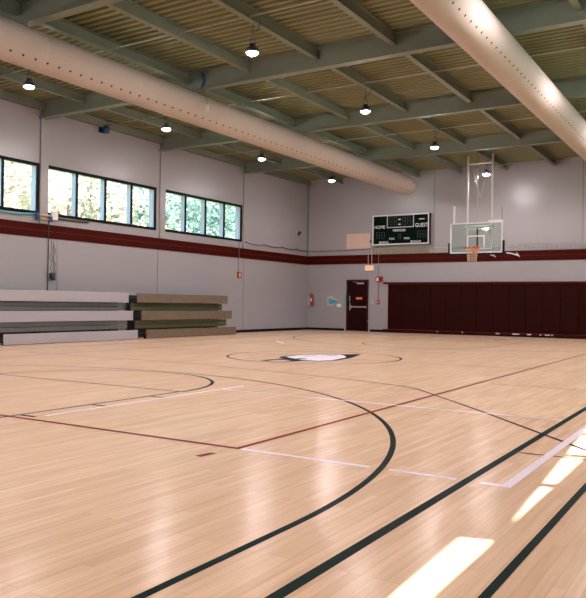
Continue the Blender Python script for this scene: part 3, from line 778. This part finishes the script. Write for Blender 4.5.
# ---------------------------------------------------------------- blinds added out of view to cut the sun into floor patches
def blind(i, a, b, z0a, z0b, label):
    t = thing('added_blind', label, 'blind', (XR-.03, (a+b)/2, HEAD))
    MB().prism([(XR-.03, a-.04, z0a), (XR-.03, b+.04, z0b), (XR-.03, b+.04, HEAD+.06), (XR-.03, a-.04, HEAD+.06)], (-.004, 0, 0)).build('added_blind_cloth', M['blind'], t)
    MB().tube([(XR-.05, a-.05, HEAD+.08), (XR-.05, b+.05, HEAD+.08)], .03, 10).build('added_blind_roller', M['white'], t)
blind(1, -14.0, -9.66, 3.52, 3.74, 'added grey blind, out of view, shaping the sun patch from the window beside the camera')
blind(2, -9.55, -5.30, 3.45, 3.98, 'added grey blind, out of view, set crooked to shape the sun from the second window along the right wall')

# ---------------------------------------------------------------- outside
ground = MB().box((-600, -600, -.45), (600, 600, -.25)).build('exterior_ground', M['grass']); struct(ground)
def leaves_mesh(name, m, seed, n, rx, rz):
    rnd = random.Random(seed); mb = MB()
    cl = [(rnd.gauss(0, .45), rnd.gauss(0, .45), rnd.gauss(0, .45), rnd.uniform(.25, .5)) for _ in range(26)]
    for _ in range(n):
        c = rnd.choice(cl)
        v = Vector((rnd.gauss(0, 1), rnd.gauss(0, 1), rnd.gauss(0, 1))).normalized()*c[3]*rnd.uniform(.75, 1.05)
        p = Vector(((c[0]+v.x)*rx, (c[1]+v.y)*rx, (c[2]+v.z)*rz))
        a = Vector((rnd.uniform(-1, 1), rnd.uniform(-1, 1), rnd.uniform(-.6, .6))).normalized(); b = a.cross(Vector((rnd.uniform(-1, 1), rnd.uniform(-1, 1), rnd.uniform(-1, 1)))).normalized()
        l = rnd.uniform(.10, .19); w = l*.5
        mb.bm.faces.new([mb.bm.verts.new(q) for q in (p-a*l, p+b*w, p+a*l, p-b*w)])
    me = bpy.data.meshes.new(name); mb.bm.to_mesh(me); mb.bm.free(); me.materials.append(m); return me
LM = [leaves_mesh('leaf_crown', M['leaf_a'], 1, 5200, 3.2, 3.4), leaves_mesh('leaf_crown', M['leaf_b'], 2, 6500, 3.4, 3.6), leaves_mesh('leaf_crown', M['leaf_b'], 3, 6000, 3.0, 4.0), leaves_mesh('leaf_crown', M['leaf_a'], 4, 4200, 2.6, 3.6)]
def tree(x, y, h, k, label):
    t = thing('tree', label, 'tree', (x, y, -.25), 'trees beyond the windows')
    MB().tube([(x, y, -.3), (x+.08, y, h*.4), (x-.05, y+.1, h*.8)], [.24, .17, .07], 10).tube([(x+.06, y, h*.45), (x+.9, y+.6, h*.75)], [.10, .03], 8).tube([(x+.06, y, h*.5), (x-.5, y-1.0, h*.8)], [.09, .03], 8).build('trunk', M['bark'], t)
    o = bpy.data.objects.new('foliage', LM[k]); COL.objects.link(o); o.location = (x, y, h*.72); o.rotation_euler = (0, 0, y*1.7); attach(o, t)
TL = ['filling the first window', 'at the start of the second window', 'at the end of the second window', 'filling the third window', 'behind the last panes of the third window', 'set back behind the middle of the second window', 'set back behind the start of the third window', 'set back behind the end of the third window']
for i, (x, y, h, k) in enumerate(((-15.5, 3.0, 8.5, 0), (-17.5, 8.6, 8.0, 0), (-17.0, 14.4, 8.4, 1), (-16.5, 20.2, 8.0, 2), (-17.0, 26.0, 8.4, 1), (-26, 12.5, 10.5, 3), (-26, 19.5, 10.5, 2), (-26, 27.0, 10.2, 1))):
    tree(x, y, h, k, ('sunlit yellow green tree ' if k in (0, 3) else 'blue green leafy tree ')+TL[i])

# ---------------------------------------------------------------- light
w = bpy.data.worlds.new('sky'); scene.world = w; w.use_nodes = True
nt = w.node_tree; bg = nt.nodes['Background']
sky = nt.nodes.new('ShaderNodeTexSky'); sky.sky_type = 'NISHITA'; sky.sun_disc = False
sky.sun_elevation = R(62); sky.sun_rotation = R(80); sky.air_density = 1.2; sky.dust_density = 2.5
nt.links.new(sky.outputs[0], bg.inputs['Color']); bg.inputs['Strength'].default_value = .85
sl = bpy.data.lights.new('sun', 'SUN'); sl.energy = 18; sl.angle = R(.6); sl.color = (1, .96, .93)
so_ = bpy.data.objects.new('sun', sl); COL.objects.link(so_)
sd = Vector((-1.0, -.28, -1.89)).normalized()
so_.rotation_euler = sd.to_track_quat('-Z', 'Y').to_euler(); so_.location = (20, 5, 30)

# ---------------------------------------------------------------- camera
cam = bpy.data.cameras.new('camera'); co = bpy.data.objects.new('camera', cam); COL.objects.link(co)
cam.sensor_fit = 'HORIZONTAL'; cam.sensor_width = 36; cam.lens = 36*737/586; cam.clip_start = .05; cam.clip_end = 400
right = Vector((.85082571, .52527845, .01334803)); down = Vector((.0078465, .01269904, -.99988858)); fwd = Vector((-.52538943, .85083564, .00668307))
mm = Matrix((( right.x, -down.x, -fwd.x, 8.0), (right.y, -down.y, -fwd.y, -13.76), (right.z, -down.z, -fwd.z, 1.10), (0, 0, 0, 1)))
co.matrix_world = mm
scene.camera = co
vs = scene.view_settings
scene.display_settings.display_device = 'sRGB'
vs.view_transform = 'Standard'; vs.look = 'None'; vs.gamma = 1; vs.use_curve_mapping = False; vs.exposure = 0.82
scene.cycles.max_bounces = 10; scene.cycles.diffuse_bounces = 6; scene.cycles.glossy_bounces = 4; scene.cycles.transparent_max_bounces = 12
scene.cycles.sample_clamp_indirect = 8
